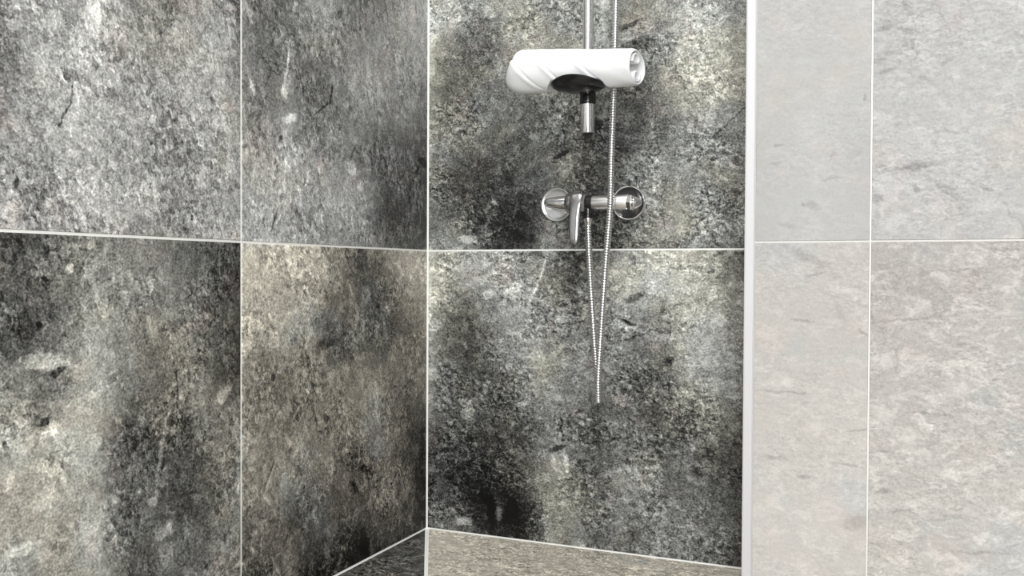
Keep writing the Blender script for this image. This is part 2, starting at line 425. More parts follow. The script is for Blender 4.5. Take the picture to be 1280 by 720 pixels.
def stone(name, grid, size, seed, warm=(1.04, 1.0, 0.87), cool=(0.985, 1.0, 0.93), warm_bias=0.5, grain=1.0,
          streak=1.0, gain=1.0, patches=(), cracks=1.0, gamma=2.2, rough=0.42, warp=1.0, contrast=1.42, red=0.4, pivot=0.37, flake=0.065, flake_size=42, mark=1.15, lift=1.09, grain_floor=0.25):
    """concrete-look print: a brightness map in the tile's own coordinates, torn by noise, with grain, pits, flakes and hairline cracks"""
    k = NT(name)
    uv = k.n('ShaderNodeUVMap').outputs[0]
    metres = k.vmath('MULTIPLY', uv, (size[0], size[1], 0))
    metres = k.vmath('ADD', metres, (seed * 3.17, seed * 1.71, seed * 0.93))
    st = k.vmath('MULTIPLY', metres, (1.0, streak, 1.0))
    # torn edges
    w1 = k.noise(metres, 9, 3, 0.55).outputs['Color']
    w2 = k.noise(st, 48, 5, 0.7).outputs['Color']
    d1 = k.vmath('SCALE', k.vmath('SUBTRACT', w1, (0.5, 0.5, 0.5)), scale=0.05 * warp)
    d2 = k.vmath('SCALE', k.vmath('SUBTRACT', w2, (0.5, 0.5, 0.5)), scale=0.105 * warp)
    w3 = k.noise(metres, 150, 3, 0.6).outputs['Color']
    d3 = k.vmath('SCALE', k.vmath('SUBTRACT', w3, (0.5, 0.5, 0.5)), scale=0.06 * warp)
    p = k.vmath('ADD', k.vmath('ADD', k.vmath('ADD', uv, d1), d2), d3)
    sep = k.n('ShaderNodeSeparateXYZ')
    k.t.links.new(p, sep.inputs[0])
    U, V = sep.outputs[0], sep.outputs[1]
    nv, nu = len(grid), len(grid[0])
    acc = None
    for j, row in enumerate(grid):
        rp = k.n('ShaderNodeValToRGB')
        el = rp.color_ramp.elements
        while len(el) < nu:
            el.new(0.5)
        for i, v in enumerate(row):
            el[i].position = i / (nu - 1)
        for i, v in enumerate(row):
            g = v / 255.0
            el[i].color = (g, g, g, 1)
        k.t.links.new(U, rp.inputs[0])
        if acc is None:
            acc = rp.outputs[0]
        else:
            f = k.maprange(V, (j - 1) / (nv - 1), j / (nv - 1), smooth=False)
            acc = k.mix(f, acc, rp.outputs[0])
    L = k.math('MULTIPLY_ADD', k.math('SUBTRACT', acc, pivot), contrast * lift, pivot * lift)
    # coarse-grained areas alternate with smooth ones
    gm = k.maprange(k.noise(metres, 10, 4, 0.6).outputs[0], 0.42, 0.60, grain_floor, 1.0)
    gm = k.math('MULTIPLY', gm, grain)
    sw = k.vmath('ADD', st, k.vmath('SCALE', k.vmath('SUBTRACT', w2, (0.5, 0.5, 0.5)), scale=0.022))
    n1 = k.noise(st, 34, 8, 0.70, 0.4).outputs[0]
    n3 = k.noise(metres, 300, 3, 0.6).outputs[0]
    g = k.math('MULTIPLY', k.math('SUBTRACT', n1, 0.5), 0.42 * grain)
    g = k.math('MULTIPLY_ADD', k.math('SUBTRACT', n3, 0.5), 0.75 * grain, g)
    # crumbly grains: every cell its own shade
    vo = k.n('ShaderNodeTexVoronoi', feature='F1')
    vo.inputs['Scale'].default_value = 190.0
    k.t.links.new(sw, vo.inputs['Vector'])
    vs_ = k.n('ShaderNodeSeparateXYZ')
    k.t.links.new(vo.outputs['Color'], vs_.inputs[0])
    cell = k.math('SUBTRACT', vs_.outputs[0], 0.5)
    g = k.math('MULTIPLY_ADD', k.math('MULTIPLY', cell, gm), 0.30, g)
    # chipped relief of the print: short light and dark edges
    e0 = k.noise(sw, 85, 6, 0.68).outputs[0]
    e1 = k.noise(k.vmath('ADD', sw, (0.0013, 0.0022 * streak, 0)), 85, 6, 0.68).outputs[0]
    g = k.math('MULTIPLY_ADD', k.math('MULTIPLY', k.math('SUBTRACT', e0, e1), gm), 1.5, g)
    # crisp-edged flaked patches
    ff = k.noise(sw, flake_size, 7, 0.68, 0.6).outputs[0]
    f1 = k.math('ADD', k.maprange(ff, 0.50, 0.545), k.maprange(ff, 0.565, 0.60))
    g = k.math('MULTIPLY_ADD', k.math('SUBTRACT', f1, 0.7), flake, g)
    L = k.math('ADD', L, g)
    # pale flakes and dark pits
    fl = k.noise(sw, 74, 4, 0.6, 0.8).outputs[0]
    L = k.math('MULTIPLY_ADD', k.maprange(fl, 0.60, 0.66), 0.09 * grain, L)
    L = k.math('MULTIPLY_ADD', k.maprange(fl, 0.40, 0.33), -0.11 * grain, L)
    # hairline cracks, broken up
    if cracks > 0:
        cv = k.vmath('ADD', metres, k.vmath('SCALE', k.noise(metres, 22, 4, 0.6).outputs['Color'], scale=0.05))
        cv = k.vmath('MULTIPLY', cv, (1.0, 0.6, 1.0))
        vc = k.n('ShaderNodeTexVoronoi', feature='DISTANCE_TO_EDGE')
        vc.inputs['Scale'].default_value = 11.0
        k.t.links.new(cv, vc.inputs['Vector'])
        line = k.maprange(vc.outputs[0], 0.018, 0.004)
        mask = k.maprange(k.noise(metres, 7, 2, 0.5).outputs[0], 0.54, 0.62)
        L = k.math('MULTIPLY_ADD', k.math('MULTIPLY', line, mask), -0.17 * cracks, L)
    # single stains and flaked patches: centre (m), radii (m), turn, amount, softness
    pm = k.vmath('MULTIPLY', k.vmath('ADD', uv, k.vmath('SCALE', d2, scale=0.28)), (size[0], size[1], 0)) if patches else None
    rag = k.math('MULTIPLY', k.math('SUBTRACT', k.noise(metres, 130, 4, 0.7).outputs[0], 0.5), 1.7) if patches else None
    for (pu, pv, ru, rv, ang, amt, soft) in patches:
        q = k.vmath('SUBTRACT', pm, (pu, pv, 0))
        mp = k.n('ShaderNodeMapping', vector_type='TEXTURE')
        k.t.links.new(q, mp.inputs[0])
        mp.inputs['Rotation'].default_value = (0, 0, ang)
        mp.inputs['Scale'].default_value = (ru, rv, 1)
        ln = k.math('ADD', k.vmath('LENGTH', mp.outputs[0]), rag)
        L = k.math('MULTIPLY_ADD', k.maprange(ln, 1.1 + soft, 1.1 - soft), amt * mark, L)
    L = k.math('MAXIMUM', L, 0.035)
    lin = k.math('MULTIPLY', k.math('POWER', L, gamma), gain)
    wn = k.noise(metres, 6, 3, 0.6).outputs[0]
    wf = k.maprange(wn, 0.60 - 0.28 * warm_bias, 0.76 - 0.28 * warm_bias)
    tint = k.mixc(wf, (*cool, 1), (*warm, 1))
    rf = k.math('MULTIPLY', k.maprange(k.noise(metres, 13, 3, 0.6).outputs[0], 0.56, 0.70), red)
    tint = k.mixc(rf, tint, (1.13, 0.97, 0.91, 1))
    comb = k.n('ShaderNodeCombineXYZ')
    for i in range(3):
        k.t.links.new(lin, comb.inputs[i])
    col = k.vmath('MULTIPLY', comb.outputs[0], tint)
    k.t.links.new(col, k.b.inputs['Base Color'])
    k.b.inputs['Roughness'].default_value = rough
    k.b.inputs['Specular IOR Level'].default_value = 0.3
    bp = k.n('ShaderNodeBump')
    bp.inputs['Strength'].default_value = 0.12
    bp.inputs['Distance'].default_value = 0.002
    k.t.links.new(n1, bp.inputs['Height'])
    k.t.links.new(bp.outputs[0], k.b.inputs['Normal'])
    return k.m


# ---------------------------------------------------------------- mesh helpers
def obj(name, bm, mat, parent=None, smooth=False, loc=None):
    bmesh.ops.recalc_face_normals(bm, faces=bm.faces[:])
    me = bpy.data.meshes.new(name)
    bm.to_mesh(me)
    bm.free()
    if mat:
        me.materials.append(mat)
    if smooth:
        for f in me.polygons:
            f.use_smooth = True
        me.set_sharp_from_angle(angle=math.radians(38))
    o = bpy.data.objects.new(name, me)
    C.objects.link(o)
    if parent:
        o.parent = parent
    if loc:
        o.location = loc
    return o


def struct(o):
    o['kind'] = 'structure'
    return o


def tag(o, label, cat):
    o['label'] = label
    o['category'] = cat
    return o


def empty(name, loc):
    o = bpy.data.objects.new(name, None)
    C.objects.link(o)
    o.location = loc
    o.empty_display_size = 0.05
    return o


def box(bm, a, b):
    vs_ = [bm.verts.new((x, y, z)) for x in (a[0], b[0]) for y in (a[1], b[1]) for z in (a[2], b[2])]
    for f in ((0, 1, 3, 2), (4, 6, 7, 5), (0, 4, 5, 1), (2, 3, 7, 6), (0, 2, 6, 4), (1, 5, 7, 3)):
        bm.faces.new([vs_[i] for i in f])


def prism(poly, thick, bevel=0.0007):
    """flat polygon (u, v) with thickness along +w, bevelled front edge; returns list of rings"""
    bm = bmesh.new()
    cx = sum(p[0] for p in poly) / len(poly)
    cy = sum(p[1] for p in poly) / len(poly)
    n = len(poly)

    def inset(d):
        out = []
        for i in range(n):
            a, b, c = Vector(poly[i - 1]), Vector(poly[i]), Vector(poly[(i + 1) % n])
            e1, e2 = (b - a).normalized(), (c - b).normalized()
            n1, n2 = Vector((-e1.y, e1.x)), Vector((-e2.y, e2.x))
            bis = (n1 + n2)
            bis = bis / max(0.3, bis.dot(n1))
            out.append(b + bis * d)
        return out
    rings = [[bm.verts.new((p[0], p[1], 0)) for p in poly],
             [bm.verts.new((p[0], p[1], thick - bevel)) for p in poly],
             [bm.verts.new((p[0], p[1], thick)) for p in inset(bevel)]]
    for a, b in zip(rings, rings[1:]):
        for i in range(n):
            bm.faces.new((a[i], a[(i + 1) % n], b[(i + 1) % n], b[i]))
    bm.faces.new(rings[-1])
    bm.faces.new(rings[0][::-1])
    return bm


def tile_obj(poly, origin, eu, ev, ew, mat, parent, uvbox=None, thick=0.008):
    """one tile: polygon in wall coordinates (counter-clockwise), axes eu, ev and outward ew"""
    bm = prism(poly, thick)
    us = [p[0] for p in poly]
    vs2 = [p[1] for p in poly]
    u0, u1, v0, v1 = uvbox or (min(us), max(us), min(vs2), max(vs2))
    lay = bm.loops.layers.uv.new('UVMap')
    for f in bm.faces:
        for l in f.loops:
            l[lay].uv = ((l.vert.co.x - u0) / (u1 - u0), (l.vert.co.y - v0) / (v1 - v0))
    eu, ev, ew = Vector(eu), Vector(ev), Vector(ew)
    o0 = Vector(origin)
    for v in bm.verts:
        c = v.co.copy()
        v.co = o0 + eu * c.x + ev * c.y + ew * c.z
    return obj('tile', bm, mat, parent)


def rect(u0, u1, v0, v1):
    return [(u0, v0), (u1, v0), (u1, v1), (u0, v1)]


def frame_of(d):
    d = d.normalized()
    a = Vector((0, 0, 1)) if abs(d.z) < 0.9 else Vector((1, 0, 0))
    x = d.cross(a).normalized()
    return x, d.cross(x).normalized()


def lathe(bm, origin, axis, prof, seg=40, cap=True):
    """prof: list of (distance along axis, radius)"""
    o, ax = Vector(origin), Vector(axis).normalized()
    x, y = frame_of(ax)
    rings = []
    for d, r in prof:
        if r < 1e-6:
            rings.append([bm.verts.new(o + ax * d)])
        else:
            rings.append([bm.verts.new(o + ax * d + (x * math.cos(2 * PI * i / seg) + y * math.sin(2 * PI * i / seg)) * r)
                          for i in range(seg)])
    for a, b in zip(rings, rings[1:]):
        if len(a) == 1 and len(b) == 1:
            continue
        for i in range(seg):
            j = (i + 1) % seg
            if len(a) == 1:
                bm.faces.new((a[0], b[i], b[j]))
            elif len(b) == 1:
                bm.faces.new((a[i], a[j], b[0]))
            else:
                bm.faces.new((a[i], a[j], b[j], b[i]))
    if cap:
        if len(rings[0]) > 1:
            bm.faces.new(rings[0][::-1])
        if len(rings[-1]) > 1:
            bm.faces.new(rings[-1])


def sweep(bm, pts, rad, seg=12):
    """tube through dense points, rad(i) gives the radius"""
    rings = []
    t0 = (pts[1] - pts[0]).normalized()
    x, y = frame_of(t0)
    for i, p in enumerate(pts):
        t = (pts[min(i + 1, len(pts) - 1)] - pts[max(i - 1, 0)]).normalized()
        x = (x - t * x.dot(t)).normalized()
        y = t.cross(x)
        r = rad(i)
        rings.append([bm.verts.new(p + (x * math.cos(2 * PI * k / seg) + y * math.sin(2 * PI * k / seg)) * r) for k in range(seg)])
    for a, b in zip(rings, rings[1:]):
        for k in range(seg):
            bm.faces.new((a[k], a[(k + 1) % seg], b[(k + 1) % seg], b[k]))
    bm.faces.new(rings[0][::-1])
    bm.faces.new(rings[-1])


def spline(ctrl, step):
    """centripetal-ish Catmull-Rom through control points, resampled every step metres"""
    P = [Vector(c) for c in ctrl]
    P = [P[0] * 2 - P[1]] + P + [P[-1] * 2 - P[-2]]
    raw = []
    for i in range(1, len(P) - 2):
        p0, p1, p2, p3 = P[i - 1:i + 3]
        t01, t12, t23 = [max(1e-4, (b - a).length ** 0.5) for a, b in ((p0, p1), (p1, p2), (p2, p3))]
        m1 = (p2 - p1) + t12 * ((p1 - p0) / t01 - (p2 - p0) / (t01 + t12))
        m2 = (p2 - p1) + t12 * ((p3 - p2) / t23 - (p3 - p1) / (t12 + t23))
        for s in range(60):
            t = s / 60
            raw.append((2 * p1 - 2 * p2 + m1 + m2) * t ** 3 + (-3 * p1 + 3 * p2 - 2 * m1 - m2) * t ** 2 + m1 * t + p1)
    raw.append(P[-2])
    out = [raw[0]]
    acc = 0.0
    for a, b in zip(raw, raw[1:]):
        L = (b - a).length
        while acc + L >= step:
            f = (step - acc) / L
            a = a + (b - a) * f
            L = (b - a).length
            out.append(a.copy())
            acc = 0.0
        acc += L
    return out


# ---------------------------------------------------------------- materials
GROUT = plain('white_grout', (0.86, 0.86, 0.83), 0.8)
GROUT2 = plain('pale_beige_grout', (0.74, 0.73, 0.70), 0.8)
DIM = plain('grey_paint', (0.30, 0.30, 0.29), 0.7)
PAINT = plain('white_paint', (0.78, 0.77, 0.75), 0.7)
CHROME = plain('chrome', (0.90, 0.90, 0.91), 0.05, 1.0)
CHROME2 = plain('chrome_hose', (0.82, 0.82, 0.83), 0.24, 1.0)
CHROME3 = plain('bright_brushed_chrome', (0.95, 0.95, 0.95), 0.28, 1.0)
SHADED = plain('shade_toned_chrome', (0.16, 0.16, 0.165), 0.22, 1.0)  # shade inside the flange cup, put into the metal's colour
GREYCH = plain('grey_chrome', (0.42, 0.42, 0.43), 0.20, 1.0)
SATIN = plain('satin_chrome', (0.62, 0.63, 0.64), 0.24, 1.0)
BLACK = plain('black_plastic', (0.012, 0.012, 0.013), 0.12, 0.0, (180, 0.25, 0.002))
ALU = plain('pale_edge_profile', (0.57, 0.57, 0.585), 0.4)
TERRY = plain('white_terry', (0.74, 0.75, 0.755), 0.9, 0.0, (900, 0.35, 0.0008), 0.1)

# ---------------------------------------------------------------- room shell
RX, RY, RZ = 2.2, -2.7, 2.4            # room extents
J = 0.0018                             # half a grout joint
S1, ZJ, WB, DP = 0.5755, 0.5712, 0.6756, 0.227
TB = 0.0075                            # tile thickness; faces lie exactly on x=0, y=0, z=0


def slab(name, a, b, mat):
    bm = bmesh.new()
    box(bm, a, b)
    return struct(obj(name, bm, mat))


GD = 0.0012                            # grout lies this much behind the tile face
wall_left = slab('wall_left', (-0.1, RY, -0.1), (-GD, GD, RZ), GROUT)
wall_back = slab('wall_back', (-GD, GD, -0.1), (WB + 0.03, 0.1, RZ), GROUT)
wall_right = slab('wall_right', (WB + 0.0065, -DP + GD, -0.1), (RX + 0.1, 0.1, RZ), GROUT2)
floor = slab('floor', (-0.1, RY, -0.15), (RX + 0.1, 0.1, -GD), GROUT)
ceiling = slab('ceiling', (-0.1, RY - 0.1, RZ), (RX + 0.1, 0.1, RZ + 0.1), PAINT)
slab('wall_front', (-0.1, RY - 0.1, -0.1), (RX + 0.1, RY, RZ), DIM)
slab('wall_side', (RX, RY, -0.1), (RX + 0.1, -DP + GD, RZ), DIM)

SZ = (S1, ZJ)
mats = {
    'A': stone('stone_print_pale', GRID['A'], SZ, patches=MARKS['A'], seed=1.0, gain=0.60, grain=1.2, grain_floor=0.55, contrast=1.5, warm_bias=0.3, cool=(0.99, 1.0, 0.97), warm=(1.015, 1.0, 0.92), streak=0.75),
    'B': stone('stone_print_grey_streaked', GRID['B'], SZ, patches=MARKS['B'], seed=2.3, gain=0.92, contrast=1.3, warm_bias=0.3, cool=(0.985, 1.0, 0.98), warm=(1.015, 1.0, 0.92), streak=0.68, grain=0.85),
    'E': stone('stone_print_mottled', GRID['E'], SZ, patches=MARKS['E'], seed=3.1, gain=0.86, contrast=1.3, warm_bias=0.55, streak=0.8),
    'F': stone('stone_print_brown', GRID['F'], SZ, patches=MARKS['F'], seed=4.7, gain=1.3, contrast=1.3, mark=0.85, warm_bias=0.9, streak=0.8, grain=0.8, warm=(1.06, 1.0, 0.86)),
    'C': stone('stone_print_olive', GRID['C'], (WB, ZJ), patches=MARKS['C'], seed=5.9, warm_bias=0.5, contrast=1.28, lift=1.04, warm=(1.01, 1.0, 0.86), cool=(0.97, 1.0, 0.94)),
    'D': stone('stone_print_dark', GRID['D'], (WB, ZJ), patches=MARKS['D'], seed=6.2, warm_bias=0.5, contrast=1.42, lift=1.14, warm=(1.01, 1.0, 0.87), cool=(0.975, 1.0, 0.95)),
}
for r in range(5):
    z0, z1 = r * ZJ, min(r * ZJ + ZJ, RZ)
    if z1 - z0 < 0.02:
        continue
    tile_obj(rect(0.0024, WB + 0.005, z0 + J, z1 - J), (0, TB, 0), (1, 0, 0), (0, 0, 1), (0, -1, 0), mats['DCCDC'[r]], wall_back,
             (0, WB, z0, z0 + ZJ), TB)

# pale wall in front of the shower recess
PALE = dict(mark=1.0, lift=1.0, pivot=0.8, streak=1.5, flake=0.025, flake_size=30, red=0.25, gain=0.64, contrast=1.0, warm=(1.05, 1.0, 0.95), cool=(1.0, 1.0, 0.985), cracks=0.35, rough=0.5, grain=0.17, warp=1.0)
T1 = 0.8567
ZR = 0.5761
gu = [[203, 206, 200], [198, 204, 196], [200, 196, 199], [196, 196, 196], [195, 196, 196]]
gl = [[234, 230, 229], [229, 231, 226], [223, 220, 224], [215, 212, 212], [206, 210, 206]]
gj = [[231, 232, 228], [222, 228, 229], [214, 219, 222], [205, 212, 206], [197, 194, 200]]
gh = [[203, 205, 206], [203, 198, 205], [190, 202, 200], [195, 192, 197], [190, 194, 196]]
mG = stone('pale_stone_smooth', gu, (0.17, ZR), 7.7, warm_bias=0.2, patches=MARKS['G'], **{**PALE, 'grain': 0.11, 'cracks': 0.0, 'flake': 0.012})
mI = stone('pale_stone_warm', gl, (0.17, ZR), 8.3, warm_bias=0.8, patches=MARKS['I'], **{**PALE, 'grain': 0.17, 'cracks': 0.0})
mH = stone('pale_stone_flaked', gh, (0.6, ZR), 9.4, warm_bias=0.35, patches=MARKS['H'], **{**PALE, 'grain': 0.24, 'flake': 0.03})
mJ = stone('pale_stone_beige', gj, (0.6, ZR), 10.6, warm_bias=0.95, patches=MARKS['J'], **{**PALE, 'grain': 0.30, 'flake': 0.05})
# left wall: u runs from the room towards the corner (y), v up
for c in range(5):
    for r in range(5):
        y1, z0 = -c * S1, r * ZJ
        y0 = max(y1 - S1, RY)
        z1 = min(z0 + ZJ, RZ)
        if y1 - y0 < 0.02 or z1 - z0 < 0.02:
            continue
        key = {(0, 0): 'F', (1, 0): 'E', (0, 1): 'B', (1, 1): 'A'}.get((c, r), 'EABF'[(c + 2 * r) % 4])
        mt = mats[key] if c < 2 else (mJ if (c + r) % 2 else mH)
        tile_obj(rect(y0 + J, y1 - (J if c else 0.0024), z0 + J, z1 - J), (-TB, 0, 0), (0, 1, 0), (0, 0, 1), (1, 0, 0), mt,
                 wall_left, (y1 - S1, y1, z0, z0 + ZJ), TB)
xs = [WB + 0.0155, T1, T1 + 0.6, T1 + 1.2, RX]
J2 = 0.0012
for c in range(4):
    for r in range(5):
        x0, x1, z0, z1 = xs[c], xs[c + 1], r * ZR, min(r * ZR + ZR, RZ)
        if z1 - z0 < 0.02:
            continue
        mt = {(0, 0): mI, (0, 1): mG, (1, 0): mJ, (1, 1): mH}.get((c, r), mJ if (c + r) % 2 else mH)
        tile_obj(rect(x0 + (J2 if c else 0.0006), x1 - J2, z0 + J2, z1 - J2), (0, -DP + TB, 0), (1, 0, 0), (0, 0, 1), (0, -1, 0), mt, wall_right,
                 (x0, x0 + (0.17 if c == 0 else 0.6), z0, z0 + ZR), TB)

# edge profile: an angle with a rounded nose over the outer corner of the pale wall
bm = bmesh.new()
sec = [(0.0, 0.0), (0.0, -0.0075), (0.0006, -0.0088), (0.0016, -0.0092), (0.0026, -0.0084), (0.0136, -0.0082), (0.0144, -0.0090), (0.0152, -0.0086),
       (0.0155, -0.0072), (0.0155, 0.0), (0.0066, 0.0), (0.0066, DP), (0.0, DP)]
sec = [(WB + a, -DP + b + (0.0075 if b < 0.1 else 0)) for a, b in sec]
lo = [bm.verts.new((x, y, 0.0)) for x, y in sec]
hi = [bm.verts.new((x, y, RZ)) for x, y in sec]
for i in range(len(sec)):
    j = (i + 1) % len(sec)
    bm.faces.new((lo[i], lo[j], hi[j], hi[i]))
bm.faces.new(lo[::-1])
bm.faces.new(hi)
struct(obj('trim_1', bm, ALU))

# floor: two pieces mitred towards the drain, then plain rows
mFL = stone('floor_stone_dark', [[80, 72, 72], [85, 74, 76], [80, 82, 90]], (0.5, 0.95), 11.2, warm_bias=0.4, streak=1.0, cracks=0.5)
mFR = stone('floor_stone_beige', [[150] * 5, [150, 155, 148, 152, 150], [182, 168, 150, 156, 152]], (0.68, 0.95), 12.4, warm_bias=1.3, warm=(1.07, 1, .85), contrast=1.1, grain=0.8, cracks=0.5)
ex = (1, 0, 0)
ey = (0, 1, 0)
ez = (0, 0, 1)
DX, DY = 0.510, -0.95
nrm = Vector((-DY, DX)).normalized() * J
tile_obj([(0.003, -0.012), (0.003, DY + J), (DX - nrm.x - 0.001, DY + J)], (0, 0, -TB), ex, ey, ez, mFL, floor, (0, 0.5, DY, 0), TB)
tile_obj([(0.007, -0.003), (DX + nrm.x, DY + J), (1.2, DY + J), (1.2, -DP - 0.003), (WB - 0.002, -DP - 0.003), (WB - 0.002, -0.003)],
         (0, 0, -TB), ex, ey, ez, mFR, floor, (0, 0.68, DY, 0), TB)
tile_obj(rect(1.2 + 2 * J, RX - J, DY + J, -DP - 0.003), (0, 0, -TB), ex, ey, ez, mFR, floor, None, TB)
for c in range(4):
    for r in range(3):
        x0, y1 = c * 0.55, DY - r * 0.5834
        tile_obj(rect(x0 + J, x0 + 0.55 - J, y1 - 0.5834 + J, y1 - J), (0, 0, -TB), ex, ey, ez, mFR, floor, None, TB)

# ---------------------------------------------------------------- shower rail
RXP, RYP = 0.3622, -0.055
rail = empty('shower_rail', (RXP, 0, 0.78))
tag(rail, 'vertical chrome shower rail fixed to the dark stone tiles above the tap', 'shower rail')


def part(name, bm, mat, root, smooth=True):
    o = obj(name, bm, mat, root, smooth)
    o.matrix_parent_inverse = Matrix.Translation(-root.location)
    return o


bm = bmesh.new()
lathe(bm, (RXP, RYP, 0.79), (0, 0, 1), [(0, 0.0098), (0.72, 0.0098)], 40)
part('rail_tube', bm, CHROME, rail)
for zc, zl in ((0.7832, 0.0540), (1.46, 0.055)):
    bm = bmesh.new()
    lathe(bm, (RXP, RYP, zc), (0, 0, 1), [(0, 0.0110), (0.0008, 0.0126), (0.002, 0.0130), (zl - 0.001, 0.0130), (zl, 0.0122)], 44)
    br = part('end_fitting', bm, CHROME, rail)
    bm = bmesh.new()
    lathe(bm, (RXP, -0.0005, zc + 0.026), (0, -1, 0), [(0, 0.0115), (0.044, 0.0105)], 32)
    part('wall_bracket', bm, BLACK, rail)
    bm = bmesh.new()
    lathe(bm, (RXP, RYP, zc - 0.0012), (0, 0, 1), [(0, 0.0085), (0.001, 0.0105), (0.0022, 0.0105)], 32)
    part('end_cap', bm, BLACK, rail)

# ---------------------------------------------------------------- soap dish clamped on the rail
DC = Vector((0.3630, -0.109, 0.8615))
dish = empty('soap_dish', (DC.x, DC.y, 0.85))
tag(dish, 'glossy black oval soap dish clamped on the rail under the white towel', 'soap dish')
A_, B_ = 0.0495, 0.0500


def dish_lift(dy):                      # the front lip stands higher than the sides
    t = max(0.0, -dy / B_)
    return 0.0095 * t * t


bm = bmesh.new()
prof = [(0.0, -0.0120), (0.35, -0.0118), (0.62, -0.0106), (0.82, -0.0075), (0.94, -0.0035), (1.0, 0.0), (0.985, 0.0012), (0.955, 0.0006),
        (0.90, -0.0020), (0.78, -0.0050), (0.58, -0.0078), (0.33, -0.0090), (0.0, -0.0092)]
SEG = 56
rings = []
for r, z in prof:
    if r == 0:
        rings.append([bm.verts.new(DC + Vector((0, 0, z)))])
    else:
        ring = []
        for i in range(SEG):
            a = 2 * PI * i / SEG
            dx, dy = A_ * r * math.cos(a), B_ * r * math.sin(a)
            ring.append(bm.verts.new(DC + Vector((dx, dy, z + dish_lift(dy)))))
        rings.append(ring)
for a, b in zip(rings, rings[1:]):
    for i in range(SEG):
        j = (i + 1) % SEG
        if len(a) == 1:
            bm.faces.new((a[0], b[i], b[j]))
        elif len(b) == 1:
            bm.faces.new((a[i], a[j], b[0]))
        else:
            bm.faces.new((a[i], a[j], b[j], b[i]))
part('tray', bm, BLACK, dish)
bm = bmesh.new()
lathe(bm, (RXP, RYP, 0.8374), (0, 0, 1), [(0, 0.0100), (0, 0.0140), (0.001, 0.0148), (0.0235, 0.0148), (0.0245, 0.0140), (0.0245, 0.0100)], 40, cap=False)
part('clamp_collar', bm, BLACK, dish)

# ---------------------------------------------------------------- rolled towel
bm = bmesh.new()
X0, X1 = 0.2365, 0.4690
NX, NA = 170, 112
rng = random.Random(4)


def dish_top(x, y):
    """lowest height the cloth can have where it lies on the dish"""
    dx, dy = x - DC.x, y - DC.y
    e_ = math.hypot(dx / A_, dy / B_)
    if e_ < 0.93:
        h = -0.0085 + 0.0085 * (e_ / 0.93) ** 2.2 + 0.0012
    elif e_ < 1.03:
        h = 0.0026
    elif e_ < 1.4:
        h = 0.0026 - 0.11 * (e_ - 1.03)
    else:
        return -1.0
    return DC.z + h + dish_lift(dy)


def towel_r(x):
    t = (x - X0) / (X1 - X0)
    return 0.0415 + (0.0315 - 0.0415) * min(1, t * 1.0) ** 0.8


def towel_c(x):
    t = (x - X0) / (X1 - X0)
    return Vector((x, -0.1085 - 0.006 * (1 - t), 0.8935 - 0.0085 * t))


rings = []
for i in range(NX + 1):
    t = i / NX
    x = X0 + (X1 - X0) * t
    r = towel_r(x)
    e = (x - X0) / 0.026
    if e < 1:
        r *= 0.50 + 0.50 * (1 - (1 - max(e, 0)) ** 2.2) ** 0.62
    e2 = (X1 - x) / 0.006
    if e2 < 1:
        r *= 0.955 + 0.045 * (1 - (1 - max(e2, 0)) ** 2) ** 0.5
    c = towel_c(x)
    ring = []
    for k in range(NA):
        a = 2 * PI * k / NA                # 0 top, pi/2 front (-y), pi bottom
        rr = r
        if e >= 0.15:
            for xi, amp in ((0.262, 1.0), (0.3135, 0.9), (0.380, 0.85)):
                d = x - (xi + 0.034 * (a - PI / 2))
                if 0.15 < a < 2.9:
                    fade = min(1, (a - 0.15) / 0.5, (2.9 - a) / 0.5)
                    rr += fade * amp * (-0.0020 * math.exp(-(d / 0.0022) ** 2) + 0.0016 * math.exp(-((d + 0.007) / 0.006) ** 2))
            d = a - (0.62 - 0.9 * (x - 0.30))
            if x > 0.27:
                rr += min(1, (x - 0.27) / 0.02) * (-0.0009 * math.exp(-(d / 0.06) ** 2) + 0.0009 * math.exp(-((d + 0.17) / 0.14) ** 2))
        rr += 0.0005 * math.sin(3 * a + 40 * x) + 0.0003 * math.sin(7 * a - 90 * x)
        v3 = (c + Vector((0.010 * math.cos(a) * (1 if e < 1 else 0) * (1 - min(1, e)), -math.sin(a) * rr * 0.94, math.cos(a) * rr)))
        v3.x += 0.24 * (v3.y - c.y) * max(0.0, (t - 0.90) / 0.10)
        v3.z = max(v3.z, dish_top(v3.x, v3.y))
        ring.append(bm.verts.new(v3))
    rings.append(ring)
# left end closed with a soft dimple, right end with a thick lip and a recess
c = towel_c(X0)
for f, dx in ((0.7, -0.001), (0.4, 0.002)):
    rings.insert(0, [bm.verts.new(c + (v.co - c) * f + Vector((dx, 0, 0))) for v in rings[0]])
cl = bm.verts.new(c + Vector((0.004, 0, 0)))
c = towel_c(X1)
last = list(rings[-1])
for f, dx in ((0.95, 0.0014), (0.91, 0.0008), (0.885, -0.002), (0.87, -0.022)):
    rings.append([bm.verts.new(c + (v.co - c) * f + Vector((dx, 0, 0))) for v in last])
cr = bm.verts.new(c + Vector((-0.022, 0, 0)))
for a, b in zip(rings, rings[1:]):
    for k in range(NA):
        bm.faces.new((a[k], a[(k + 1) % NA], b[(k + 1) % NA], b[k]))
for k in range(NA):
    bm.faces.new((rings[0][(k + 1) % NA], rings[0][k], cl))
    bm.faces.new((rings[-1][k], rings[-1][(k + 1) % NA], cr))


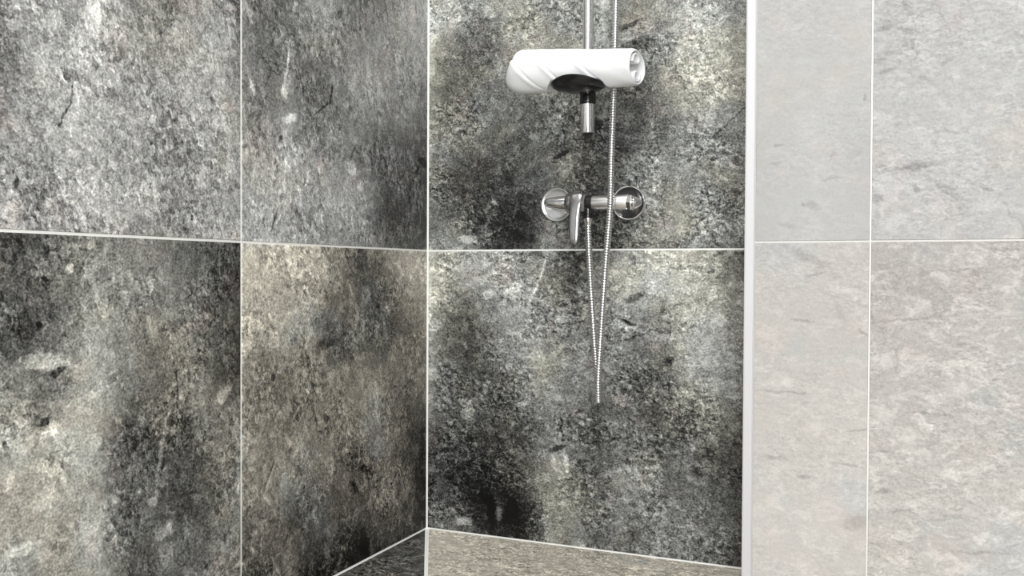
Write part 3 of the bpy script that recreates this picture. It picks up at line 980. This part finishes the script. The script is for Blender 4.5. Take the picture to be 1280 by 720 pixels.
def scroll(cy, cz, r0, r1, a0, turns, thick, depth, xo):
    n = 56
    cols = []
    for i in range(n + 1):
        t = i / n
        a = a0 + turns * 2 * PI * t
        r = r0 + (r1 - r0) * t
        col = []
        for rr, xx in ((r - thick / 2, -depth), (r - thick / 2, -0.0008), (r - thick / 4, 0.0), (r + thick / 4, 0.0), (r + thick / 2, -0.0008), (r + thick / 2, -depth)):
            yy = cy - math.sin(a) * rr
            col.append(bm.verts.new(Vector((X1 + xo + xx + 0.24 * yy, c.y + yy, c.z + cz + math.cos(a) * rr))))
        cols.append(col)
    for p, q in zip(cols, cols[1:]):
        for k in range(5):
            bm.faces.new((p[k], p[k + 1], q[k + 1], q[k]))
    bm.faces.new(cols[0])
    bm.faces.new(cols[-1][::-1])


scroll(0.000, 0.0128, 0.0040, 0.0128, 2.2, 0.95, 0.0036, 0.021, 0.0014)
scroll(0.000, -0.0138, 0.0040, 0.0122, 5.2, 0.95, 0.0036, 0.021, 0.0014)
towel = obj('rolled_towel', bm, TERRY, None, True)
tag(towel, 'white rolled towel lying across the soap dish on the shower rail', 'towel')

# ---------------------------------------------------------------- shower mixer tap
MY, MZ = -0.055, 0.6555
mixer = empty('shower_mixer', (0.357, 0, MZ))
tag(mixer, 'chrome wall-mounted shower mixer tap with a lever hanging down', 'tap')
for fx, deep in ((0.2853, 0.0012), (0.4275, 0.0065)):
    bm = bmesh.new()
    lathe(bm, (fx, -0.0004, 0.6578), (0, -1, 0), [(0, 0.0322), (0.004, 0.0325), (0.0085, 0.0322), (0.0098, 0.0312), (0.0100, 0.0302), (0.0095, 0.0292), (0.0092 - deep * 0.25, 0.0280),
          (0.0092 - deep, 0.0235), (0.0092 - deep, 0.0120)], 64)
    fl_ = part('flange', bm, CHROME if deep > 0.004 else SATIN, mixer)
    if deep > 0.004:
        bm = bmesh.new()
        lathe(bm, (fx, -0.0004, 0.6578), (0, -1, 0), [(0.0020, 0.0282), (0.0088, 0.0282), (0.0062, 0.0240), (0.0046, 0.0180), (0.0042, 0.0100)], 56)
        obj('flange_recess', bm, SHADED, fl_, True)  # inner cup, its shade painted in by the darker metal
    bm = bmesh.new()
    lathe(bm, (fx, -0.004, MZ + 0.001), (0, -1, 0), [(0, 0.0105), (0.040, 0.0105)], 24)
    part('wall_connector', bm, CHROME, mixer)
bm = bmesh.new()
lathe(bm, (0.2775, MY, MZ + 0.003), (1, 0, -0.06), [(0, 0), (0.0006, 0.0032), (0.002, 0.0054), (0.005, 0.0074), (0.012, 0.0096), (0.026, 0.0126), (0.046, 0.0150), (0.050, 0.0150)], 48)
part('left_shank', bm, CHROME, mixer)
bm = bmesh.new()
lathe(bm, (0.352, MY, MZ), (1, 0, 0), [(0, 0.0150), (0.004, 0.0165), (0.0065, 0.0168), (0.0080, 0.0150), (0.0100, 0.0105), (0.0190, 0.0105), (0.0205, 0.0128), (0.0225, 0.0137), (0.0860, 0.0137), (0.0880, 0.0130), (0.0885, 0.0090)], 48)
body = part('valve_body', bm, CHROME3, mixer)
bm = bmesh.new()
lathe(bm, (0.3595, MY, MZ), (1, 0, 0), [(0, 0.0130), (0.0015, 0.0142), (0.0125, 0.0142), (0.0135, 0.0130)], 40)
part('dark_gap_ring', bm, BLACK, mixer)  # black ring drawn for the dark gap between hub and tube
bm = bmesh.new()
lathe(bm, (0.4385, MY, MZ - 0.001), (1, 0, -0.03), [(0, 0.0110), (0.0008, 0.0142), (0.0020, 0.0150), (0.0085, 0.0150), (0.0100, 0.0142), (0.0105, 0.0115)], 6)
part('union_nut', bm, CHROME, mixer, False)
bm = bmesh.new()
lathe(bm, (0.4480, MY, MZ - 0.0013), (1, 0, -0.03), [(0, 0.0122), (0.0030, 0.0126), (0.0040, 0.0112), (0.0055, 0.0108), (0.0065, 0.0112), (0.0120, 0.0078), (0.0165, 0.0035), (0.0175, 0)], 40)
part('end_nipple', bm, CHROME, mixer)
# lever: round hub and a paddle hanging in front
bm = bmesh.new()
lathe(bm, (0.3225, MY - 0.002, MZ + 0.0005), (1, 0, 0), [(0, 0.0125), (0.0008, 0.0150), (0.003, 0.0175), (0.010, 0.0190), (0.020, 0.0192), (0.026, 0.0180), (0.0295, 0.0150), (0.0300, 0.0100)], 48)
hub = part('lever_hub', bm, GREYCH, mixer)
bm = bmesh.new()
path = [(0.3465, -0.056, 0.6765, 0.0050), (0.3475, -0.064, 0.6768, 0.0082), (0.3485, -0.0715, 0.6735, 0.0110), (0.3490, -0.0770, 0.6660, 0.0126),
        (0.3490, -0.0805, 0.6550, 0.0122), (0.3484, -0.0830, 0.6430, 0.0113), (0.3480, -0.0850, 0.6280, 0.0107), (0.3482, -0.0868, 0.6120, 0.0103),
        (0.3486, -0.0885, 0.5970, 0.0097), (0.3488, -0.0893, 0.5890, 0.0088), (0.3489, -0.0898, 0.5830, 0.0072), (0.3490, -0.0901, 0.5795, 0.0050), (0.3490, -0.0902, 0.5780, 0.0020)]
rings = []
for i, (x, y, z, hw) in enumerate(path):
    a, b = path[max(0, i - 1)], path[min(len(path) - 1, i + 1)]
    t = Vector((0, b[1] - a[1], b[2] - a[2])).normalized()
    nrm3 = Vector((1, 0, 0)).cross(t)
    ht = 0.0042 if i < 9 else 0.0042 * max(0.25, hw / 0.0097)
    ring = []
    for k in range(20):
        an = 2 * PI * k / 20
        ca, sa = math.cos(an), math.sin(an)
        ring.append(bm.verts.new(Vector((x, y, z)) + Vector((1, 0, 0)) * hw * math.copysign(abs(ca) ** 0.75, ca) + nrm3 * ht * math.copysign(abs(sa) ** 0.8, sa)))
    rings.append(ring)
for a, b in zip(rings, rings[1:]):
    for k in range(20):
        bm.faces.new((a[k], a[(k + 1) % 20], b[(k + 1) % 20], b[k]))
bm.faces.new(rings[0])
bm.faces.new(rings[-1])
part('lever', bm, GREYCH, mixer)
bm = bmesh.new()
lathe(bm, (0.3641, MY, MZ - 0.006), (0, 0, -1), [(0, 0.0098), (0.014, 0.0098), (0.0145, 0.0085), (0.0205, 0.0085)], 36)
part('outlet', bm, BLACK, mixer)

# ---------------------------------------------------------------- hose
hose = empty('shower_hose', (0.393, -0.07, 0.29))
tag(hose, 'ribbed chrome shower hose hanging in a narrow loop below the tap', 'hose')
ctrl = [(0.4150, -0.058, 1.46), (0.4162, -0.058, 1.20), (0.4163, -0.060, 1.02), (0.4145, -0.064, 0.861), (0.4142, -0.076, 0.72), (0.4146, -0.080, 0.651), (0.4066, -0.080, 0.544), (0.3985, -0.081, 0.414),
        (0.3950, -0.083, 0.335), (0.3935, -0.078, 0.306), (0.3905, -0.068, 0.2955), (0.3873, -0.058, 0.306), (0.3835, -0.055, 0.340), (0.3770, -0.055, 0.412), (0.3668, -0.055, 0.5585), (0.3643, -0.055, 0.616)]
STEP = 0.0003
pts = spline(ctrl, STEP)
bm = bmesh.new()
sweep(bm, pts, lambda i: 0.0036 + 0.0028 * math.sqrt(max(0.0, 1 - (2 * ((i * STEP / 0.0048) % 1.0) - 1) ** 2)), 14)
part('ribbed_tube', bm, CHROME2, hose)
bm = bmesh.new()
lathe(bm, (0.3642, MY, 0.6285), (0, 0, -1), [(0, 0.0072), (0.001, 0.0080), (0.006, 0.0080), (0.0075, 0.0070), (0.014, 0.0062), (0.015, 0.0056)], 36)
part('end_nut', bm, CHROME, hose)
